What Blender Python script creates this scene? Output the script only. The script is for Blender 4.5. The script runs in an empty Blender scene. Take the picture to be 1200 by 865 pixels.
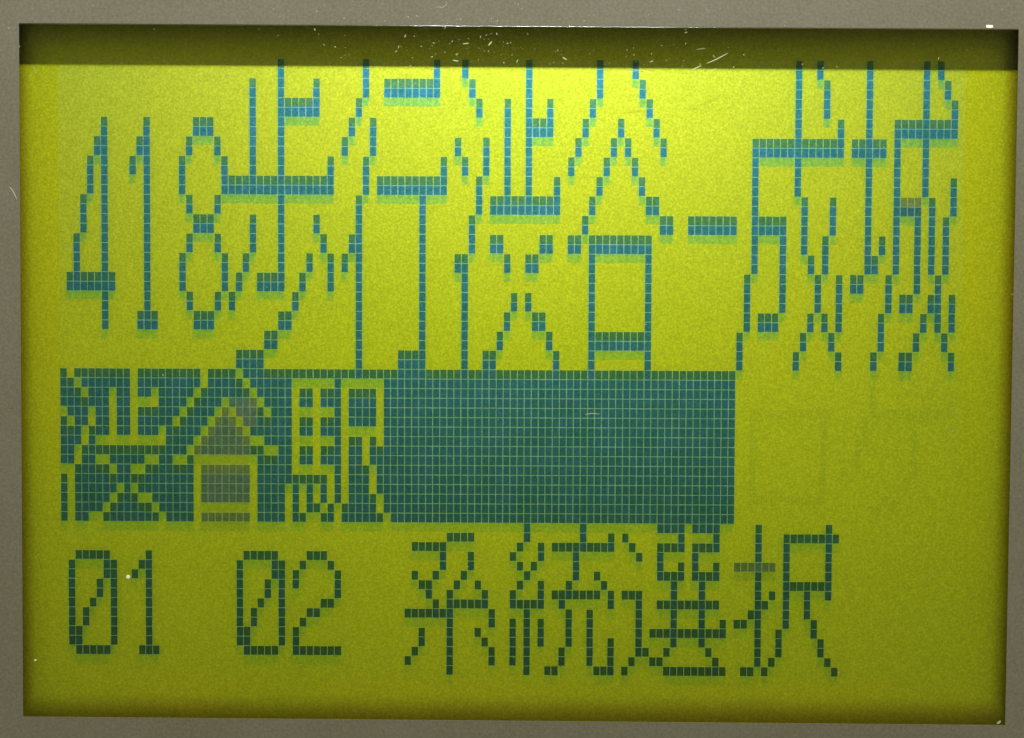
import bpy, bmesh, math, random
from mathutils import Vector, Matrix

# ------------------------------------------------------------------ units
# Local frame of the display, in tenths of a millimetre: u right, v down,
# w out of the display towards the viewer.  The display stands upright and
# faces -Y; its housing rests on z = 0.
S = 1e-4
Z0 = 0.062
def P(u, v, w=0.0):
    return Vector((u * S, -w * S, Z0 - v * S))

scene = bpy.context.scene
C = scene.collection

# ------------------------------------------------------------------ camera
cam_d = bpy.data.cameras.new('camera')
cam = bpy.data.objects.new('camera', cam_d)
C.objects.link(cam)
scene.camera = cam
cam_d.sensor_width = 36.0
cam_d.lens = 54.0
cam_d.clip_start = 0.005
cam_d.clip_end = 50.0
RM = ((0.9999859099071521, -0.004290993832506767, 0.003125277442811827),
      (0.004411456399285942, 0.9992052436239358, -0.039615908002573225),
      (-0.0029528019917289855, 0.03962913683592586, 0.9992100942614808))
def wdir(r):
    return Vector((r[0], r[2], -r[1]))
rt, up, bk = wdir(RM[0]), -wdir(RM[1]), -wdir(RM[2])
M3 = Matrix((rt, up, bk)).transposed()
cam.matrix_world = Matrix.Translation(P(7.328, -72.196, 1797.63)) @ M3.to_4x4()

# ------------------------------------------------------------------ world and lamp
world = bpy.data.worlds.new('World')
scene.world = world
world.use_nodes = True
wb = world.node_tree.nodes['Background']
wb.inputs[0].default_value = (1.0, 0.985, 0.55, 1)
wb.inputs[1].default_value = 0.38

ld = bpy.data.lights.new('tube_lamp', 'AREA')
ld.shape = 'RECTANGLE'
ld.size = 0.07
ld.size_y = 0.005
ld.energy = 0.81
ld.color = (0.98, 1.0, 0.90)
lamp = bpy.data.objects.new('tube_lamp', ld)
C.objects.link(lamp)
LP = P(82, -2150, 1200)
lamp.location = LP
lamp.rotation_euler = (P(0, -150, 0) - LP).to_track_quat('-Z', 'Y').to_euler()

scene.render.engine = 'CYCLES'
scene.cycles.transparent_max_bounces = 40
scene.cycles.max_bounces = 10
scene.cycles.filter_width = 1.45
scene.view_settings.view_transform = 'Standard'
scene.view_settings.look = 'None'
scene.view_settings.exposure = 0.0
scene.view_settings.gamma = 1.0

# ------------------------------------------------------------------ materials
def new_mat(name):
    m = bpy.data.materials.new(name)
    m.use_nodes = True
    nt = m.node_tree
    nt.nodes.clear()
    out = nt.nodes.new('ShaderNodeOutputMaterial')
    return m, nt, out

def noise(nt, scale, detail=2.0, rough=0.5, vec=None, mscale=None):
    tc = nt.nodes.new('ShaderNodeTexCoord')
    n = nt.nodes.new('ShaderNodeTexNoise')
    n.inputs['Scale'].default_value = scale
    n.inputs['Detail'].default_value = detail
    n.inputs['Roughness'].default_value = rough
    if mscale:
        mp = nt.nodes.new('ShaderNodeMapping')
        mp.inputs['Scale'].default_value = mscale
        nt.links.new(tc.outputs['Object'], mp.inputs[0])
        nt.links.new(mp.outputs[0], n.inputs['Vector'])
    else:
        nt.links.new(tc.outputs['Object'], n.inputs['Vector'])
    return n

def ramp(nt, src, stops):
    r = nt.nodes.new('ShaderNodeValToRGB')
    el = r.color_ramp.elements
    while len(el) < len(stops):
        el.new(0.5)
    for e, (p, c) in zip(el, stops):
        e.position = p
        e.color = (*c, 1)
    nt.links.new(src, r.inputs[0])
    return r

def mulcol(nt, a, b, fac=1.0):
    m = nt.nodes.new('ShaderNodeMix')
    m.data_type = 'RGBA'
    m.blend_type = 'MULTIPLY'
    m.inputs[0].default_value = fac
    for s, x in ((6, a), (7, b)):
        if isinstance(x, tuple):
            m.inputs[s].default_value = (*x, 1)
        else:
            nt.links.new(x, m.inputs[s])
    return m.outputs[2]

def filter_mat(name, col, var=0.0, vscale=6000.0, colour2=None):
    """a colour filter: light is tinted on the way in and again on the way out"""
    m, nt, out = new_mat(name)
    tr = nt.nodes.new('ShaderNodeBsdfTransparent')
    if var > 0:
        n = noise(nt, vscale, 2.0)
        lo = tuple(max(0, c * (1 - var)) for c in col)
        hi = tuple(min(1, c * (1 + var)) for c in (colour2 or col))
        r = ramp(nt, n.outputs['Fac'], [(0.35, lo), (0.65, hi)])
        nt.links.new(r.outputs[0], tr.inputs[0])
    else:
        tr.inputs[0].default_value = (*col, 1)
    nt.links.new(tr.outputs[0], out.inputs[0])
    return m

# A twisted-crystal screen looks different from above and from below its normal.
# Each optical state: colour for light that reaches or leaves it from far above
# its normal, from a little below it, from straight on, and from a little above.
KEYS = (-0.90, -0.82, -0.18, 0.02, 0.12, 0.24)  # tints also hold painted lamp falloff towards the bottom and glare at the top
Y_ACTIVE = ((0.91, 0.95, 0.22), (0.91, 0.955, 0.30), (0.915, 0.955, 0.25), (0.885, 0.93, 0.07), (0.86, 0.91, 0.04), (0.755, 0.80, 0.02))
Y_GHOST = tuple((r * 0.925, g * 0.955, b * 1.1) for r, g, b in Y_ACTIVE)
Y_BORDER = ((0.93, 0.94, 0.10), (0.935, 0.95, 0.16), (0.925, 0.94, 0.10), (0.905, 0.93, 0.05), (0.875, 0.91, 0.03), (0.78, 0.80, 0.02))
Y_FRINGE = ((0.80, 0.94, 0.70), (0.80, 0.95, 0.80), (0.80, 0.95, 0.78), (0.74, 0.93, 0.60), (0.70, 0.89, 0.45), (0.60, 0.80, 0.28))
DOT = ((0.64, 0.94, 0.92), (0.38, 0.92, 1.0), (0.20, 0.52, 0.92), (0.115, 0.38, 0.50), (0.085, 0.32, 0.34), (0.075, 0.19, 0.10))
DOT_GREY = ((0.60, 0.80, 0.65), (0.58, 0.78, 0.75), (0.44, 0.55, 0.55), (0.39, 0.49, 0.45), (0.34, 0.44, 0.36), (0.26, 0.34, 0.22))
sq = lambda c: tuple(math.sqrt(x) for x in c)

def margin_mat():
    """film margin with the shade along the window edges put in as a brown tint"""
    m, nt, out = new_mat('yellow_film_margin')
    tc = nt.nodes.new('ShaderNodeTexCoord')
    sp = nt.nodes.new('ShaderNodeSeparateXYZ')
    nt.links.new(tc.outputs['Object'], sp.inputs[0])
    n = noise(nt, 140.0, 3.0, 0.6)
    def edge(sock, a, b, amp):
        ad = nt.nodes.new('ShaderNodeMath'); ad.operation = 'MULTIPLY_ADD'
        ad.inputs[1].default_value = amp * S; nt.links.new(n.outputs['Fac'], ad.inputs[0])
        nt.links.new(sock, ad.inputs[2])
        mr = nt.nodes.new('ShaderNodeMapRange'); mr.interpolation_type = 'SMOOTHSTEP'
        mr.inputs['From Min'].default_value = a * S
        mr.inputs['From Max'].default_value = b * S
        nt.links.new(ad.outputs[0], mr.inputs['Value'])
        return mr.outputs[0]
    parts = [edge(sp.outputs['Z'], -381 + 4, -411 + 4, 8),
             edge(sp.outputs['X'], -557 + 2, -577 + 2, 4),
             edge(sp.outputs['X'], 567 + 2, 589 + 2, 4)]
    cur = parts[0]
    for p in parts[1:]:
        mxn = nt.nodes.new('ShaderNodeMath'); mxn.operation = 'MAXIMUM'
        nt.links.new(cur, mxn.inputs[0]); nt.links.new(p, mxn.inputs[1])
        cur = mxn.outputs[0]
    r = ramp(nt, cur, [(0.0, (1, 1, 1)), (1.0, (0.68, 0.60, 0.5))])  # brown tint paints the edge shade at bottom, left and right
    g = nt.nodes.new('ShaderNodeNewGeometry')
    s2 = nt.nodes.new('ShaderNodeSeparateXYZ')
    nt.links.new(g.outputs['Incoming'], s2.inputs[0])
    mp = nt.nodes.new('ShaderNodeMapRange')
    mp.inputs['From Min'].default_value = -1.0
    mp.inputs['From Max'].default_value = 1.0
    nt.links.new(s2.outputs['Z'], mp.inputs['Value'])
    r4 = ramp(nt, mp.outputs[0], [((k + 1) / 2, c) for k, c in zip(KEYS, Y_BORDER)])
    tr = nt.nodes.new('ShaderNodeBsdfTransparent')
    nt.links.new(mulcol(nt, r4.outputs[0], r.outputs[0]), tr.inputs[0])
    nt.links.new(tr.outputs[0], out.inputs[0])
    return m
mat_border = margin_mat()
def crystal_mat(name, keys, layers=1, var=0.0):
    """liquid crystal layer: a colour filter whose tint shifts with the vertical angle of the light and also holds painted lamp falloff and glare"""
    m, nt, out = new_mat(name)
    g = nt.nodes.new('ShaderNodeNewGeometry')
    sp = nt.nodes.new('ShaderNodeSeparateXYZ')
    nt.links.new(g.outputs['Incoming'], sp.inputs[0])
    mp = nt.nodes.new('ShaderNodeMapRange')
    mp.inputs['From Min'].default_value = -1.0
    mp.inputs['From Max'].default_value = 1.0
    nt.links.new(sp.outputs['Z'], mp.inputs['Value'])
    f = sq if layers == 2 else (lambda c: c)
    r = ramp(nt, mp.outputs[0], [((k + 1) / 2, f(c)) for k, c in zip(KEYS, keys)])
    tr = nt.nodes.new('ShaderNodeBsdfTransparent')
    col = r.outputs[0]
    if var:
        n = noise(nt, 2600.0, 2.0)
        r2 = ramp(nt, n.outputs['Fac'], [(0.35, (1 - var,) * 3), (0.65, (1, 1, 1))])
        n3 = noise(nt, 420.0, 3.0, 0.65)
        r3 = ramp(nt, n3.outputs['Fac'], [(0.35, (0.90, 0.95, 0.88)), (0.65, (1.0, 0.98, 1.0))])
        col = mulcol(nt, mulcol(nt, col, r2.outputs[0]), r3.outputs[0])
    nt.links.new(col, tr.inputs[0])
    nt.links.new(tr.outputs[0], out.inputs[0])
    return m
mat_film = crystal_mat('yellow_green_film', Y_ACTIVE)
mat_ghost = crystal_mat('burnt_in_film', Y_GHOST)
mat_fringe = crystal_mat('film_between_dots', Y_FRINGE)
mat_dot = crystal_mat('blue_green_crystal', DOT, 2, 0.08)
mat_dotgrey = crystal_mat('greyed_crystal', DOT_GREY, 2, 0.08)

def reflector_mat():
    m, nt, out = new_mat('speckled_reflector')
    n1 = noise(nt, 3800.0, 2.5, 0.65)
    n2 = noise(nt, 900.0, 3.0, 0.6)
    n3 = noise(nt, 45.0, 2.0, 0.5)
    c1 = ramp(nt, n1.outputs['Fac'], [(0.30, (0.37, 0.38, 0.38)), (0.52, (0.475, 0.475, 0.465)), (0.70, (0.59, 0.585, 0.56))])
    c2 = ramp(nt, n2.outputs['Fac'], [(0.3, (0.95, 0.96, 0.95)), (0.7, (1, 1, 1))])
    c3 = ramp(nt, n3.outputs['Fac'], [(0.35, (0.93, 0.97, 0.95)), (0.65, (1.0, 0.985, 0.97))])
    col = mulcol(nt, mulcol(nt, c1.outputs[0], c2.outputs[0]), c3.outputs[0])
    df = nt.nodes.new('ShaderNodeBsdfDiffuse')
    gl = nt.nodes.new('ShaderNodeBsdfAnisotropic')
    gl.inputs['Roughness'].default_value = 0.51
    nt.links.new(col, df.inputs['Color'])
    nt.links.new(col, gl.inputs['Color'])
    bmp = nt.nodes.new('ShaderNodeBump')
    bmp.inputs['Strength'].default_value = 0.35
    bmp.inputs['Distance'].default_value = 1.5e-5
    nt.links.new(n1.outputs['Fac'], bmp.inputs['Height'])
    # the foil's embossed facets lean upwards
    lean = nt.nodes.new('ShaderNodeVectorMath')
    lean.operation = 'ADD'
    lean.inputs[1].default_value = (0.0, 0.0, 0.27)
    nrm = nt.nodes.new('ShaderNodeVectorMath')
    nrm.operation = 'NORMALIZE'
    nt.links.new(bmp.outputs[0], lean.inputs[0])
    nt.links.new(lean.outputs[0], nrm.inputs[0])
    nt.links.new(nrm.outputs[0], gl.inputs['Normal'])
    mx = nt.nodes.new('ShaderNodeMixShader')
    mx.inputs[0].default_value = 0.60
    nt.links.new(df.outputs[0], mx.inputs[1])
    nt.links.new(gl.outputs[0], mx.inputs[2])
    nt.links.new(mx.outputs[0], out.inputs[0])
    return m
mat_reflector = reflector_mat()

def plastic(name, col, rough, nscale, var, bump=0.15, blot=0.04):
    m, nt, out = new_mat(name)
    n1 = noise(nt, nscale, 3.0, 0.6)
    n2 = noise(nt, 60.0, 4.0, 0.6)
    lo = tuple(c * (1 - var) for c in col)
    hi = tuple(c * (1 + var) for c in col)
    r1 = ramp(nt, n1.outputs['Fac'], [(0.3, lo), (0.7, hi)])
    r2 = ramp(nt, n2.outputs['Fac'], [(0.3, (1 - blot, 1 - blot, 1 - blot * 1.4)), (0.7, (1, 1, 1))])
    col_out = mulcol(nt, r1.outputs[0], r2.outputs[0])
    b = nt.nodes.new('ShaderNodeBsdfPrincipled')
    b.inputs['Roughness'].default_value = rough
    b.inputs['Specular IOR Level'].default_value = 0.3
    nt.links.new(col_out, b.inputs['Base Color'])
    bm_ = nt.nodes.new('ShaderNodeBump')
    bm_.inputs['Strength'].default_value = bump
    bm_.inputs['Distance'].default_value = 2e-5
    nt.links.new(n1.outputs['Fac'], bm_.inputs['Height'])
    nt.links.new(bm_.outputs[0], b.inputs['Normal'])
    nt.links.new(b.outputs[0], out.inputs[0])
    return m
mat_housing = plastic('warm_grey_plastic', (0.166, 0.152, 0.126), 0.55, 3200.0, 0.17, 0.25, 0.12)
mat_body = plastic('back_shell_plastic', (0.12, 0.115, 0.10), 0.6, 3000.0, 0.1)
mat_board = plastic('module_board', (0.03, 0.09, 0.05), 0.5, 1500.0, 0.2)
mat_dust = plastic('pale_dust', (0.38, 0.38, 0.26), 0.8, 3000.0, 0.1, 0.0)
mat_flake = plastic('white_flake', (0.88, 0.88, 0.84), 0.7, 3000.0, 0.05, 0.0)

def pane_mat(name, gloss, rough, haze=0.0):
    m, nt, out = new_mat(name)
    tr = nt.nodes.new('ShaderNodeBsdfTransparent')
    tr.inputs[0].default_value = (0.985, 0.99, 0.985, 1)
    gl = nt.nodes.new('ShaderNodeBsdfAnisotropic')
    gl.inputs['Roughness'].default_value = rough
    gl.inputs['Color'].default_value = (1, 1, 1, 1)
    mx = nt.nodes.new('ShaderNodeMixShader')
    mx.inputs[0].default_value = gloss
    nt.links.new(tr.outputs[0], mx.inputs[1])
    nt.links.new(gl.outputs[0], mx.inputs[2])
    last = mx
    if haze > 0:
        df = nt.nodes.new('ShaderNodeBsdfDiffuse')
        df.inputs['Color'].default_value = (0.9, 0.9, 0.85, 1)
        m2 = nt.nodes.new('ShaderNodeMixShader')
        m2.inputs[0].default_value = haze
        nt.links.new(mx.outputs[0], m2.inputs[1])
        nt.links.new(df.outputs[0], m2.inputs[2])
        last = m2
    nt.links.new(last.outputs[0], out.inputs[0])
    return m
mat_pane = pane_mat('clear_acrylic', 0.008, 0.12)
mat_matte = pane_mat('anti_glare_film', 0.005, 0.36)
mat_edge = pane_mat('polished_acrylic_edge', 0.14, 0.13)

# ------------------------------------------------------------------ mesh helpers
class MB:
    def __init__(self):
        self.v, self.f = [], []
    def poly(self, pts):
        n = len(self.v)
        self.v += [P(*p) for p in pts]
        self.f.append(tuple(range(n, n + len(pts))))
    def quad(self, u0, v0, u1, v1, w):
        self.poly([(u0, v1, w), (u1, v1, w), (u1, v0, w), (u0, v0, w)])
    def box(self, u0, v0, w0, u1, v1, w1):
        n = len(self.v)
        for (u, v, w) in ((u0, v0, w0), (u1, v0, w0), (u1, v1, w0), (u0, v1, w0),
                          (u0, v0, w1), (u1, v0, w1), (u1, v1, w1), (u0, v1, w1)):
            self.v.append(P(u, v, w))
        for q in ((0, 1, 2, 3), (7, 6, 5, 4), (4, 5, 1, 0), (5, 6, 2, 1), (6, 7, 3, 2), (7, 4, 0, 3)):
            self.f.append(tuple(n + i for i in q))
    def ring(self, outer, inner, w0, w1):
        """closed frame between two quads, from depth w0 to w1"""
        n = len(self.v)
        for w in (w0, w1):
            for q in (outer, inner):
                for (u, v) in q:
                    self.v.append(P(u, v, w))
        o0, i0, o1, i1 = n, n + 4, n + 8, n + 12
        for k in range(4):
            j = (k + 1) % 4
            self.f.append((o1 + k, i1 + k, i1 + j, o1 + j))
            self.f.append((o0 + k, o0 + j, i0 + j, i0 + k))
            self.f.append((o0 + k, o1 + k, o1 + j, o0 + j))
            self.f.append((i0 + k, i0 + j, i1 + j, i1 + k))
    def build(self, name, mat, parent=None, origin=None, fix=True):
        me = bpy.data.meshes.new(name)
        if origin is None:
            xs = [sum(p[i] for p in self.v) / len(self.v) for i in range(3)]
            origin = Vector(xs)
        po = parent.location if parent else Vector((0, 0, 0))
        me.from_pydata([tuple(p - origin) for p in self.v], [], self.f)
        if fix:
            bm = bmesh.new()
            bm.from_mesh(me)
            bmesh.ops.recalc_face_normals(bm, faces=bm.faces)
            bm.to_mesh(me)
            bm.free()
        me.materials.append(mat)
        o = bpy.data.objects.new(name, me)
        C.objects.link(o)
        if parent:
            o.parent = parent
        o.location = origin - WORLD_OF.get(parent.name, Vector((0, 0, 0))) if parent else origin
        WORLD_OF[o.name] = origin
        return o
WORLD_OF = {}

def thing(name, label, cat, loc, group=None):
    o = bpy.data.objects.new(name, None)
    C.objects.link(o)
    o.empty_display_size = 0.01
    o.location = loc
    WORLD_OF[o.name] = Vector(loc)
    o['label'] = label
    o['category'] = cat
    if group:
        o['group'] = group
    return o

def tag(o, label, cat, group=None):
    o['label'] = label
    o['category'] = cat
    if group:
        o['group'] = group
    return o

# ------------------------------------------------------------------ housing
WIN = [(-565.4, -396.6), (580.8, -394.1), (578.9, 411.3), (-567.2, 407.1)]   # TL TR BR BL
WF, WB = 23.0, 22.0             # front and back of the front plate
def grow(q, d):
    sg = ((-1, -1), (1, -1), (1, 1), (-1, 1))
    return [(u + s[0] * d, v + s[1] * d) for (u, v), s in zip(q, sg)]
OUT = [(-740, -560), (760, -560), (760, 600), (-740, 600)]

housing = thing('display_housing', 'warm grey matt plastic housing framing the green screen on all four sides',
                'housing', P(0, 600, -30))
mb = MB(); mb.ring(OUT, WIN, WB, WF)
mb.build('front_bezel', mat_housing, housing)
mb = MB()
mb.ring(OUT, [(-690, -510), (710, -510), (710, 550), (-690, 550)], -90, WB - 0.2)
mb.box(-690, -510, -90, 710, 550, -84)
mb.build('back_shell', mat_body, housing)
# clear pane set flush in the opening
inner = grow(WIN, -0.2)
mb = MB()
q = inner
n = len(mb.v)
for w in (WF - 8, WF - 1.3):
    for (u, v) in q:
        mb.v.append(P(u, v, w))
mb.f += [(0, 1, 2, 3), (7, 6, 5, 4)] + [(k, (k + 1) % 4, (k + 1) % 4 + 4, k + 4) for k in range(4)]
pane = mb.build('window_pane', mat_pane, housing)
# rounded polished upper edge of the pane
mb = MB()
(a0, b0), (a1, b1) = inner[0], inner[1]
NS, RR = 10, 0.75
nseg = 24
for i in range(nseg + 1):
    t = i / nseg
    cu, cv = a0 + (a1 - a0) * t, b0 + (b1 - b0) * t + 0.7
    for k in range(NS + 1):
        a = math.pi * k / NS
        mb.v.append(P(cu, cv - RR * math.cos(a), WF + 0.05 + RR * math.sin(a)))
for i in range(nseg):
    for k in range(NS):
        p = i * (NS + 1) + k
        mb.f.append((p, p + 1, p + NS + 2, p + NS + 1))
ed = mb.build('pane_edge', mat_edge, pane)
for p_ in ed.data.polygons:
    p_.use_smooth = True

# ------------------------------------------------------------------ liquid crystal screen
ROWS = [
"...............................#...........#.........#...#........#.........#....#......................#..#......#.......#.#...",
"...............................#...........#.........#...#........#.........#....#......................#..#......#.......#.#...",
"...........................#...#....#......#..########....#.......#.........#.....#.....................#...#.....#.......#..#..",
"...........................#...#....#......#..########....#.......#.........#.....#.....................#...#.....#.......#..#..",
"...........................#...######.....#................#...#..#..#.....#.......#....................#...#.....#.......#...#.",
"...........................#...######.....#................#...#..#..#.....#.......#....................#...#.....#.......#...#.",
"......#.....#......###.....#...#.........#..#..................#..####....#....#....#...................#.....#...#...#########.",
"......#.....#......###.....#...#.........#..#..................#..####....#....#....#...................#.....#...#...#########.",
".....##....##.....#...#....#...#........#...#...........#...#..#..#......#....#.#....#............#############.#####.#...#.....",
".....##....##.....#...#....#...#........#...#...........#...#..#..#......#....#.#....#............#############.#####.#...#.....",
"....#.#...#.#....#.....#...#...#......#....#..........#..#..#..#..#.....#....#...#................#.....#.........#...#...#.....",
"....#.#...#.#....#.....#...#...#......#....#..........#..#..#..#..#.....#....#...#................#.....#.........#...#...#.....",
"....#.#.....#....#.....################....#.##########....#...#..#...#.....#.....#...............#.....#.........#...#...#...#.",
"....#.#.....#....#.....################....#.##########....#...#..#...#.....#.....#...............#.....#.........#...#...#...#.",
"...#..#.....#.....#...#........#..........#........#.......#.##########....#.......##.............#......#...#....#...####.#..#.",
"...#..#.....#.....#...#........#..........#........#.......#.##########....#.......##.............#......#...#....#...####.#..#.",
"...#..#.....#......###.....#...#....#.....#........#......#...............#..........##..#######..#####..#...#....#...#..#.#.#..",
"...#..#.....#......###.....#...#....#.....#........#......#...............#..........##..#######..#####..#...#....#...#..#.#.#..",
"..#...#.....#.....#...#....#...#.....#...##........#......#..##.....##..##.#########..............#...#..#..#.....#.#.#..#.#.#..",
"..#...#.....#.....#...#....#...#.....#...##........#......#..##.....##..##.#########..............#...#..#..#.....#.#.#..#.#.#..",
"..#...#.....#....#.....#..#....#...#..#.#.#........#....##.....#..##.......#.......#..............#...#...#.#.....##..#..#.#.#..",
"..#...#.....#....#.....#..#....#...#..#.#.#........#....##.....#..##.......#.......#..............#...#...#.#.....##..#..#.#.#..",
".#######....#....#.....#.#..####..#...#...#........#.....#.................#.......#.............#....#....#..#.##...#...#..#...",
".#######....#....#.....#.#..####..#...#...#........#.....#.................#.......#.............#....#....#..#.##...#...#..#...",
"......#.....#.....#...#.#........#........#........#.....#......#.#........#.......#.............#....#....#..#......#.##..##.#.",
"......#.....#.....#...#.#........#........#........#.....#......#.#........#.......#.............#....#....#..#......#.##..##.#.",
"......#....###.....###.........##.........#........#.....#.....#...##......#.......#.............#.###....#.#.#.....#.....#.#.#.",
"......#....###.....###.........##.........#........#.....#.....#...##......#.......#.............#.###....#.#.#.....#.....#.#.#.",
".............................##...........#........#.....#....#......#.....#########............#........#...#......#....#...#..",
".............................##...........#........#.....#....#......#.....#########............#........#...#......#....#...#..",
".........................####.............#.....####.....#..##........#....#.......#............#.......#.....#....#...##.....#.",
".........................####.............#.....####.....#..##........#....#.......#............#.......#.....#....#...##.....#.",
"#.########.#########.####.######################################################################................................",
"##.#######.#########.#####.######......#......##################################################................................",
"###.###.##.##.#####.#######.#####.##.###.####.##################################################................................",
"#######.##....####.####.####.####.##.###.####.##################################################................................",
".###.##.##.######.####.#.####.###......#.####.##################################################................................",
"#.##.##.##.#####.####.###.#######.##.###.####.##################################################................................",
"###.###.##.###.#####.#####.######.##.###......##################################################................................",
"###.#..........####.#######..####......#.##.#.##################################################................................",
"##.###############.##########..##.##.###.##.####################################################................................",
"##.##..#####..##..#.........#####.##.###.##.####################################################................................",
"..#####.##..#######.#######.#####......#.###.###################################################................................",
"#.#################.#######.##########.#.###.###################################################................................",
"#.######.#.########.#######.####.#.#.#.#.###.###################################################................................",
"#.#####.###..######.#######.####.#.#.#.#.####.##################################################................................",
"#.####.######.#####.........####.#.##.#.#####.##################################################................................",
"#.##..########.####.#######.####.##..##.######.#################################################................................",
"..................................................................#.......#..........####.####.....#.........#..................",
".......................................................####.......#.......#...#.#.......#....#.....#...########.................",
"..................................................#####..........#..#.#########..#...####.####.....#...#.....#..................",
"..#####.....#.............#####....###................#...#.....#...#....#........#..#....#........#...#.....#..................",
".#....##...##............#....##..#...#...............#...#......#.#.....#...........#..#.#..#..######.#.....#..................",
".#....##..#.#............#....##.#.....#..........#..#...#........#......#..#........####.####.....#...#.....#..................",
".#...#.#....#............#...#.#.#.....#...........##...#..#.....#..#...#....#.........#...#.......#...#######..................",
".#...#.#....#............#...#.#.......#............#..#....#...#...#.#######.#.###....#...#.......#.#.#..#..#..................",
".#..#..#....#............#..#..#.....##..............#.######...#####..#......#...#..#########.....##..#..#.....................",
".#.#...#....#............#.#...#...##............#######.....#....#.....#..#......#....#...#......##...#..#.....................",
".#.#...#....#............#.#...#..#....................#.....#..#.#.#...#..#......#....#...#..#.##.#...#...#....................",
".##....#....#............##....#.#.................#...#...#....#.#.#...#..#......#.###########....#..#....#....................",
".##....#....#............##....#.#.................#...#....#...#.#.#...#..#..#...#....#...#.......#..#.....#...................",
"..#####....###............#####..#######..........#....#.....#..#.#....#...#..#...##..#.....#......#..#.....#...................",
".................................................#.....#.....#..#.#....#...#..#..#..##.......#.....#.#.......#..................",
".......................................................#..........#..##.....###.#.....#########..##.#.........#.................",
]
CW, CH = 8.25, 11.281
GU, GV = 0.47, 0.48                       # half gap between dots
def cell(c, r):
    u = (c - 64) * CW
    v = (r - 32) * CH
    return u, v, u + CW, v + CH

# faint burnt-in cells
ghost = set()
for c in range(98, 110): ghost.add((c, 36))
for c in range(99, 109): ghost.add((c, 45))
for r in range(37, 46): ghost.add((98, r)); ghost.add((108, r))
for c in range(116, 127): ghost.add((c, 36))
for c, r in ((126, 35), (115, 33), (115, 34), (115, 35), (115, 36), (114, 37), (114, 38), (113, 39), (113, 40), (112, 41), (111, 42),
             (121, 38), (121, 39), (121, 40), (121, 41), (121, 42), (120, 43), (120, 44), (119, 45), (118, 45), (117, 45), (116, 46), (115, 46)):
    ghost.add((c, r))

# dots that have gone grey in the highlight bar and in two characters
grey = set()
def grow_in(cols, row):
    for c in cols: grey.add((c, row))
for row, (a, b) in {36: (23, 23), 37: (22, 24), 38: (21, 25), 39: (20, 26), 40: (19, 26)}.items():
    grow_in(range(a, b + 1), row)
for row in (42, 43, 44, 45, 47): grow_in(range(20, 27), row)
grow_in(range(24, 28), 35); grow_in(range(25, 28), 36); grow_in(range(26, 28), 37)
grow_in(range(96, 102), 52)
grow_in(range(119, 122), 14)

screen = thing('lcd_screen', 'yellow-green dot matrix screen showing Japanese route text above and below a solid teal highlight bar',
               'screen', P(0, 430, -10))
LIM = (-640, -455, 655, 470)
mb = MB(); mb.box(LIM[0], LIM[1], -10, LIM[2], LIM[3], -6.0)
mb.build('reflector', mat_reflector, screen)
mb = MB(); mb.box(LIM[0] - 8, LIM[1] - 8, -40, LIM[2] + 8, LIM[3] + 8, -10.2)
mb.build('circuit_board', mat_board, screen)

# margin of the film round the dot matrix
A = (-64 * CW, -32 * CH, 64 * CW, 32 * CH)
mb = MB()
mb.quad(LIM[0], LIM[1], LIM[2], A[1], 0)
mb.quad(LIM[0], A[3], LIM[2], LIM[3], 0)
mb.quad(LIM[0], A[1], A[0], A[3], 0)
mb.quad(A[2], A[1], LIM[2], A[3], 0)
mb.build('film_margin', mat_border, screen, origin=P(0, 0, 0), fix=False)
# film over the matrix: switched-off cells and the lattice between dots
mb = MB()
fr = MB()
for r in range(64):
    c = 0
    while c < 128:
        u0, v0, u1, v1 = cell(c, r)
        lit = ROWS[r][c] == '#' or (c, r) in ghost
        if not lit:
            c2 = c
            while c2 < 128 and ROWS[r][c2] != '#' and (c2, r) not in ghost:
                c2 += 1
            mb.quad(u0, v0, cell(c2 - 1, r)[2], v1, 0)
            c = c2
            continue
        (mb if (c, r) in ghost else fr).quad(u0, v0, u1, v0 + GV, 0)
        (mb if (c, r) in ghost else fr).quad(u0, v1 - GV, u1, v1, 0)
        (mb if (c, r) in ghost else fr).quad(u0, v0 + GV, u0 + GU, v1 - GV, 0)
        (mb if (c, r) in ghost else fr).quad(u1 - GU, v0 + GV, u1, v1 - GV, 0)
        c += 1
mb.build('crystal_film', mat_film, screen, fix=False)
fr.build('dot_lattice', mat_fringe, screen, fix=False)
mb = MB(); mb.box(LIM[0], LIM[1], 0.6, LIM[2], LIM[3], 1.4)
mb.build('polariser_sheet', mat_matte, screen)
mb = MB()
for (c, r) in sorted(ghost):
    if ROWS[r][c] == '#':
        continue
    u0, v0, u1, v1 = cell(c, r)
    mb.quad(u0 + GU, v0 + GV, u1 - GU, v1 - GV, 0)
g = mb.build('burnt_in_ghost', mat_ghost, screen, fix=False)
g['label'] = 'barely visible ghost of two earlier characters right of the highlight bar'

rnd = random.Random(5)
def dots(name, cells, label, want=None):
    """one character: all its dots, as thin tiles of switched-on crystal"""
    out = None
    for which, mat, nm in ((False, mat_dot, name), (True, mat_dotgrey, 'discoloured_dots')):
        mb = MB()
        for (c, r) in cells:
            if ROWS[r][c] != '#' or ((c, r) in grey) != which:
                continue
            u0, v0, u1, v1 = cell(c, r)
            j = lambda: rnd.uniform(-0.09, 0.09)
            mb.box(u0 + GU + j(), v0 + GV + j(), -0.2, u1 - GU + j(), v1 - GV + j(), 0.2)
        if mb.v:
            o = mb.build(nm, mat, screen if out is None else out, fix=False)
            if which:
                o['label'] = 'dots faded from teal to grey'
            else:
                o['label'] = label
            if out is None:
                out = o
    return out

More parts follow.
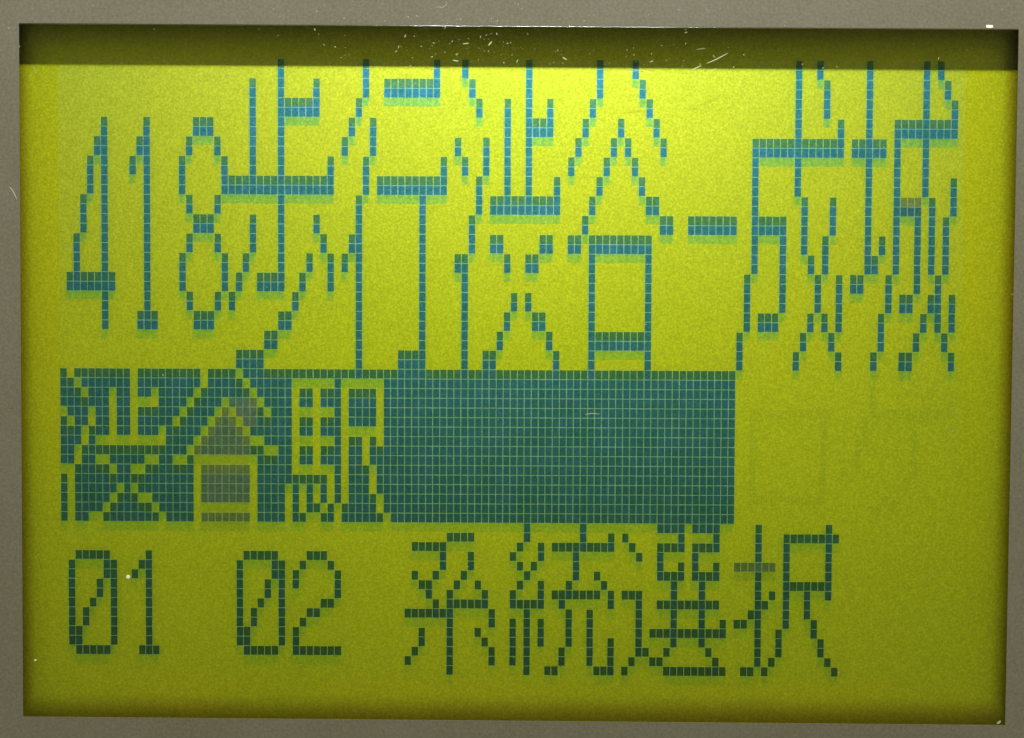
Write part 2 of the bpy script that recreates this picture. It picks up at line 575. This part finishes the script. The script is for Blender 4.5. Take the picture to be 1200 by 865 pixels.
TOP = [(0, 8, 'digit', 'tall digit 4'), (8, 16, 'digit', 'tall digit 1'), (16, 24, 'digit', 'tall digit 8'),
       (24, 39, 'kanji_character', 'tall kanji for walk, right after the digit 8'),
       (40, 56, 'kanji_character', 'tall kanji for go, left of centre'),
       (56, 72, 'kanji_character', 'tall first kanji of Shibuya, with the water radical'),
       (72, 88, 'kanji_character', 'tall second kanji of Shibuya, meaning valley'),
       (88, 96, 'dash', 'short horizontal dash'),
       (96, 112, 'kanji_character', 'tall kanji after the dash'),
       (112, 128, 'kanji_character', 'tall kanji at the right end of the top line')]
for a, b, nm, lab in TOP:
    dots(nm, [(c, r) for r in range(32) for c in range(a, b)], lab)
dots('highlight_bar', [(c, r) for r in range(32, 48) for c in range(96)],
     'solid teal bar of dots with a three character station name knocked out in yellow')
BOT = [(0, 8, 'digit', 'small slashed digit 0 at the left end'), (8, 16, 'digit', 'small digit 1'),
       (24, 32, 'digit', 'second small slashed digit 0'), (32, 40, 'digit', 'small digit 2'),
       (48, 64, 'kanji_character', 'first kanji of the bottom line, meaning lineage'),
       (64, 80, 'kanji_character', 'second kanji of the bottom line, with the thread radical'),
       (80, 96, 'kanji_character', 'third kanji of the bottom line, the densest one'),
       (96, 112, 'kanji_character', 'last kanji of the bottom line, with the hand radical')]
for a, b, nm, lab in BOT:
    dots(nm, [(c, r) for r in range(48, 64) for c in range(a, b)], lab)

# ------------------------------------------------------------------ dust, flakes, scratches
def blob(mb, u, v, w, ru, rv, rw, ang, rn):
    """small irregular low lump lying on a surface"""
    n = len(mb.v)
    K = 6
    ca, sa = math.cos(ang), math.sin(ang)
    for k in range(K):
        a = 2 * math.pi * k / K
        f = rn.uniform(0.7, 1.2)
        x, y = ru * f * math.cos(a), rv * f * math.sin(a)
        mb.v.append(P(u + x * ca - y * sa, v + x * sa + y * ca, w))
    mb.v.append(P(u, v, w + rw))
    mb.v.append(P(u, v, w - 0.02))
    for k in range(K):
        j = (k + 1) % K
        mb.f.append((n + k, n + j, n + K))
        mb.f.append((n + j, n + k, n + K + 1))
rn = random.Random(17)
mb = MB()
def surf_w(u, v):
    return WF + 0.02 if v < -396.5 or v > 407.5 or u < -566 or u > 580 else WF - 1.25
for i in range(430):
    k = rn.random()
    if k < 0.42:
        u, v = rn.gauss(-60, 75), rn.gauss(-385, 30)
    elif k < 0.55:
        u, v = rn.gauss(180, 60), rn.gauss(-355, 22)
    else:
        u, v = rn.uniform(-600, 600), rn.uniform(-425, 430)
        if rn.random() < 0.5:
            v = rn.uniform(-425, -330)
    if not (-640 < u < 640 and -450 < v < 460):
        continue
    s = rn.choice((0.22, 0.28, 0.35, 0.42, 0.62)) * rn.uniform(0.7, 1.3)
    blob(mb, u, v, surf_w(u, v), s * rn.uniform(1, 3.2), s, 0.25, rn.uniform(0, 3), rn)
d = mb.build('surface_dust', mat_dust)
d['kind'] = 'stuff'
tag(d, 'fine pale dust specks scattered over the bezel and window, thickest along the upper edge', 'dust')

def flake(name, u, v, w, pts, label, cat, h=0.5, mat=None):
    mb = MB()
    n = len(pts)
    for (a, b) in pts: mb.v.append(P(u + a, v + b, w))
    for (a, b) in pts: mb.v.append(P(u + a * 0.8, v + b * 0.8, w + h))
    mb.f.append(tuple(range(n)))
    mb.f.append(tuple(range(2 * n - 1, n - 1, -1)))
    for k in range(n):
        j = (k + 1) % n
        mb.f.append((k, j, n + j, n + k))
    o = mb.build(name, mat or mat_flake)
    tag(o, label, cat)
    return o
flake('paint_chip', 547.5, -396.6, WF + 0.02, [(-4.2, -1.9), (3.6, -1.6), (4.1, 1.2), (1, 2.1), (-3.9, 1.6)],
      'white rectangular chip on the upper bezel edge near the top right corner', 'chip')
flake('dust_speck', -444.0, 242.5, WF - 1.28, [(-2.2, -0.8), (-0.5, -2.4), (2.0, -1.5), (2.4, 1.0), (0.4, 2.5), (-1.9, 1.5)],
      'bright round speck between the small slashed zero and one', 'speck')
flake('lint_crumb', 571.5, 408.0, WF + 0.02, [(-2.8, 0.8), (-0.8, -0.9), (1.6, -2.6), (2.4, -0.6), (0.8, 1.5), (-2, 2)],
      'tiny pale crumb in the lower right corner of the window', 'crumb', mat=mat_dust)

# scratches in the pane and a fibre on the bezel, each a thin curved sliver
def px(x, y):
    return (x - 22) * 0.978 - 565.4, (y - 27) * 0.9884 - 396.6
def scratch_mat(name, col, opac):
    m, nt, out = new_mat(name)
    tr = nt.nodes.new('ShaderNodeBsdfTransparent')
    df = nt.nodes.new('ShaderNodeBsdfDiffuse')
    df.inputs['Color'].default_value = (*col, 1)
    mx = nt.nodes.new('ShaderNodeMixShader')
    mx.inputs[0].default_value = opac
    nt.links.new(tr.outputs[0], mx.inputs[1])
    nt.links.new(df.outputs[0], mx.inputs[2])
    nt.links.new(mx.outputs[0], out.inputs[0])
    return m
mat_scratch = scratch_mat('scratched_acrylic', (0.9, 0.92, 0.6), 0.30)
mat_faint = scratch_mat('shallow_scratch', (0.9, 0.92, 0.6), 0.12)
def sliver(name, pts, width, mat, parent=None, w=None, label=None, cat=None):
    mb = MB()
    q = [px(*p) for p in pts]
    # smooth the polyline
    for _ in range(2):
        n_ = [q[0]]
        for a, b in zip(q[:-1], q[1:]):
            n_.append((a[0] * .75 + b[0] * .25, a[1] * .75 + b[1] * .25))
            n_.append((a[0] * .25 + b[0] * .75, a[1] * .25 + b[1] * .75))
        n_.append(q[-1])
        q = n_
    N = len(q)
    for i, (u, v) in enumerate(q):
        a, b = q[max(0, i - 1)], q[min(N - 1, i + 1)]
        d = Vector((b[0] - a[0], b[1] - a[1])).normalized()
        t = width * 0.5 * (0.25 + 0.75 * math.sin(math.pi * min(0.97, max(0.03, i / (N - 1)))))
        ww = surf_w(u, v) if w is None else w
        mb.v += [P(u - d.y * t, v + d.x * t, ww), P(u, v, ww + width * 0.3), P(u + d.y * t, v - d.x * t, ww)]
    for i in range(N - 1):
        k = 3 * i
        mb.f += [(k, k + 1, k + 4, k + 3), (k + 1, k + 2, k + 5, k + 4), (k + 2, k, k + 3, k + 5)]
    mb.f += [(0, 2, 1), (3 * N - 3, 3 * N - 2, 3 * N - 1)]
    o = mb.build(name, mat, parent)
    if label and cat:
        tag(o, label, cat)
    elif label:
        o['label'] = label
    return o
for pts, wd, m_ in (([(811, 78.5), (823, 73)], 1.5, mat_scratch), ([(829, 70.5), (840, 66), (854, 58.5)], 1.4, mat_scratch),
                    ([(829, 81), (841, 76)], 1.1, mat_faint), ([(817, 54.5), (828, 53)], 1.2, mat_faint),
                    ([(733, 82), (748, 78.5), (764, 81.5)], 0.9, mat_scratch), ([(689, 479.5), (697, 478), (706, 478.8)], 0.9, mat_scratch),
                    ([(573, 51), (577, 46)], 1.9, mat_scratch), ([(543, 49), (550, 48.3)], 1.5, mat_scratch),
                    ([(531, 68), (538, 69)], 1.6, mat_scratch), ([(660, 64), (665, 67)], 1.6, mat_scratch),
                    ([(1012, 146), (1021, 151)], 0.7, mat_faint), ([(395, 268), (401, 262)], 0.8, mat_faint)):
    sliver('scratch', pts, wd, m_, pane)
sliver('lint_fibre', [(523.5, 0), (524, 4), (519, 8), (512.5, 6.5), (509, 9.5)], 0.8, mat_dust, None, WF + 0.05,
       'curled pale fibre lying on the grey bezel above the second tall kanji', 'fibre')
sliver('lint_fibre', [(9, 216.5), (13.5, 221.5), (18, 231.5)], 1.5, mat_dust, None, WF + 0.05,
       'short bent pale fibre on the left side of the grey bezel', 'fibre')
u_, v_ = px(35, 773)
flake('dust_speck', u_, v_, WF - 1.28, [(-1.2, -0.6), (0.2, -1.3), (1.3, -0.3), (0.8, 1.1), (-0.7, 1.0)],
      'tiny speck near the lower left corner of the window', 'speck')
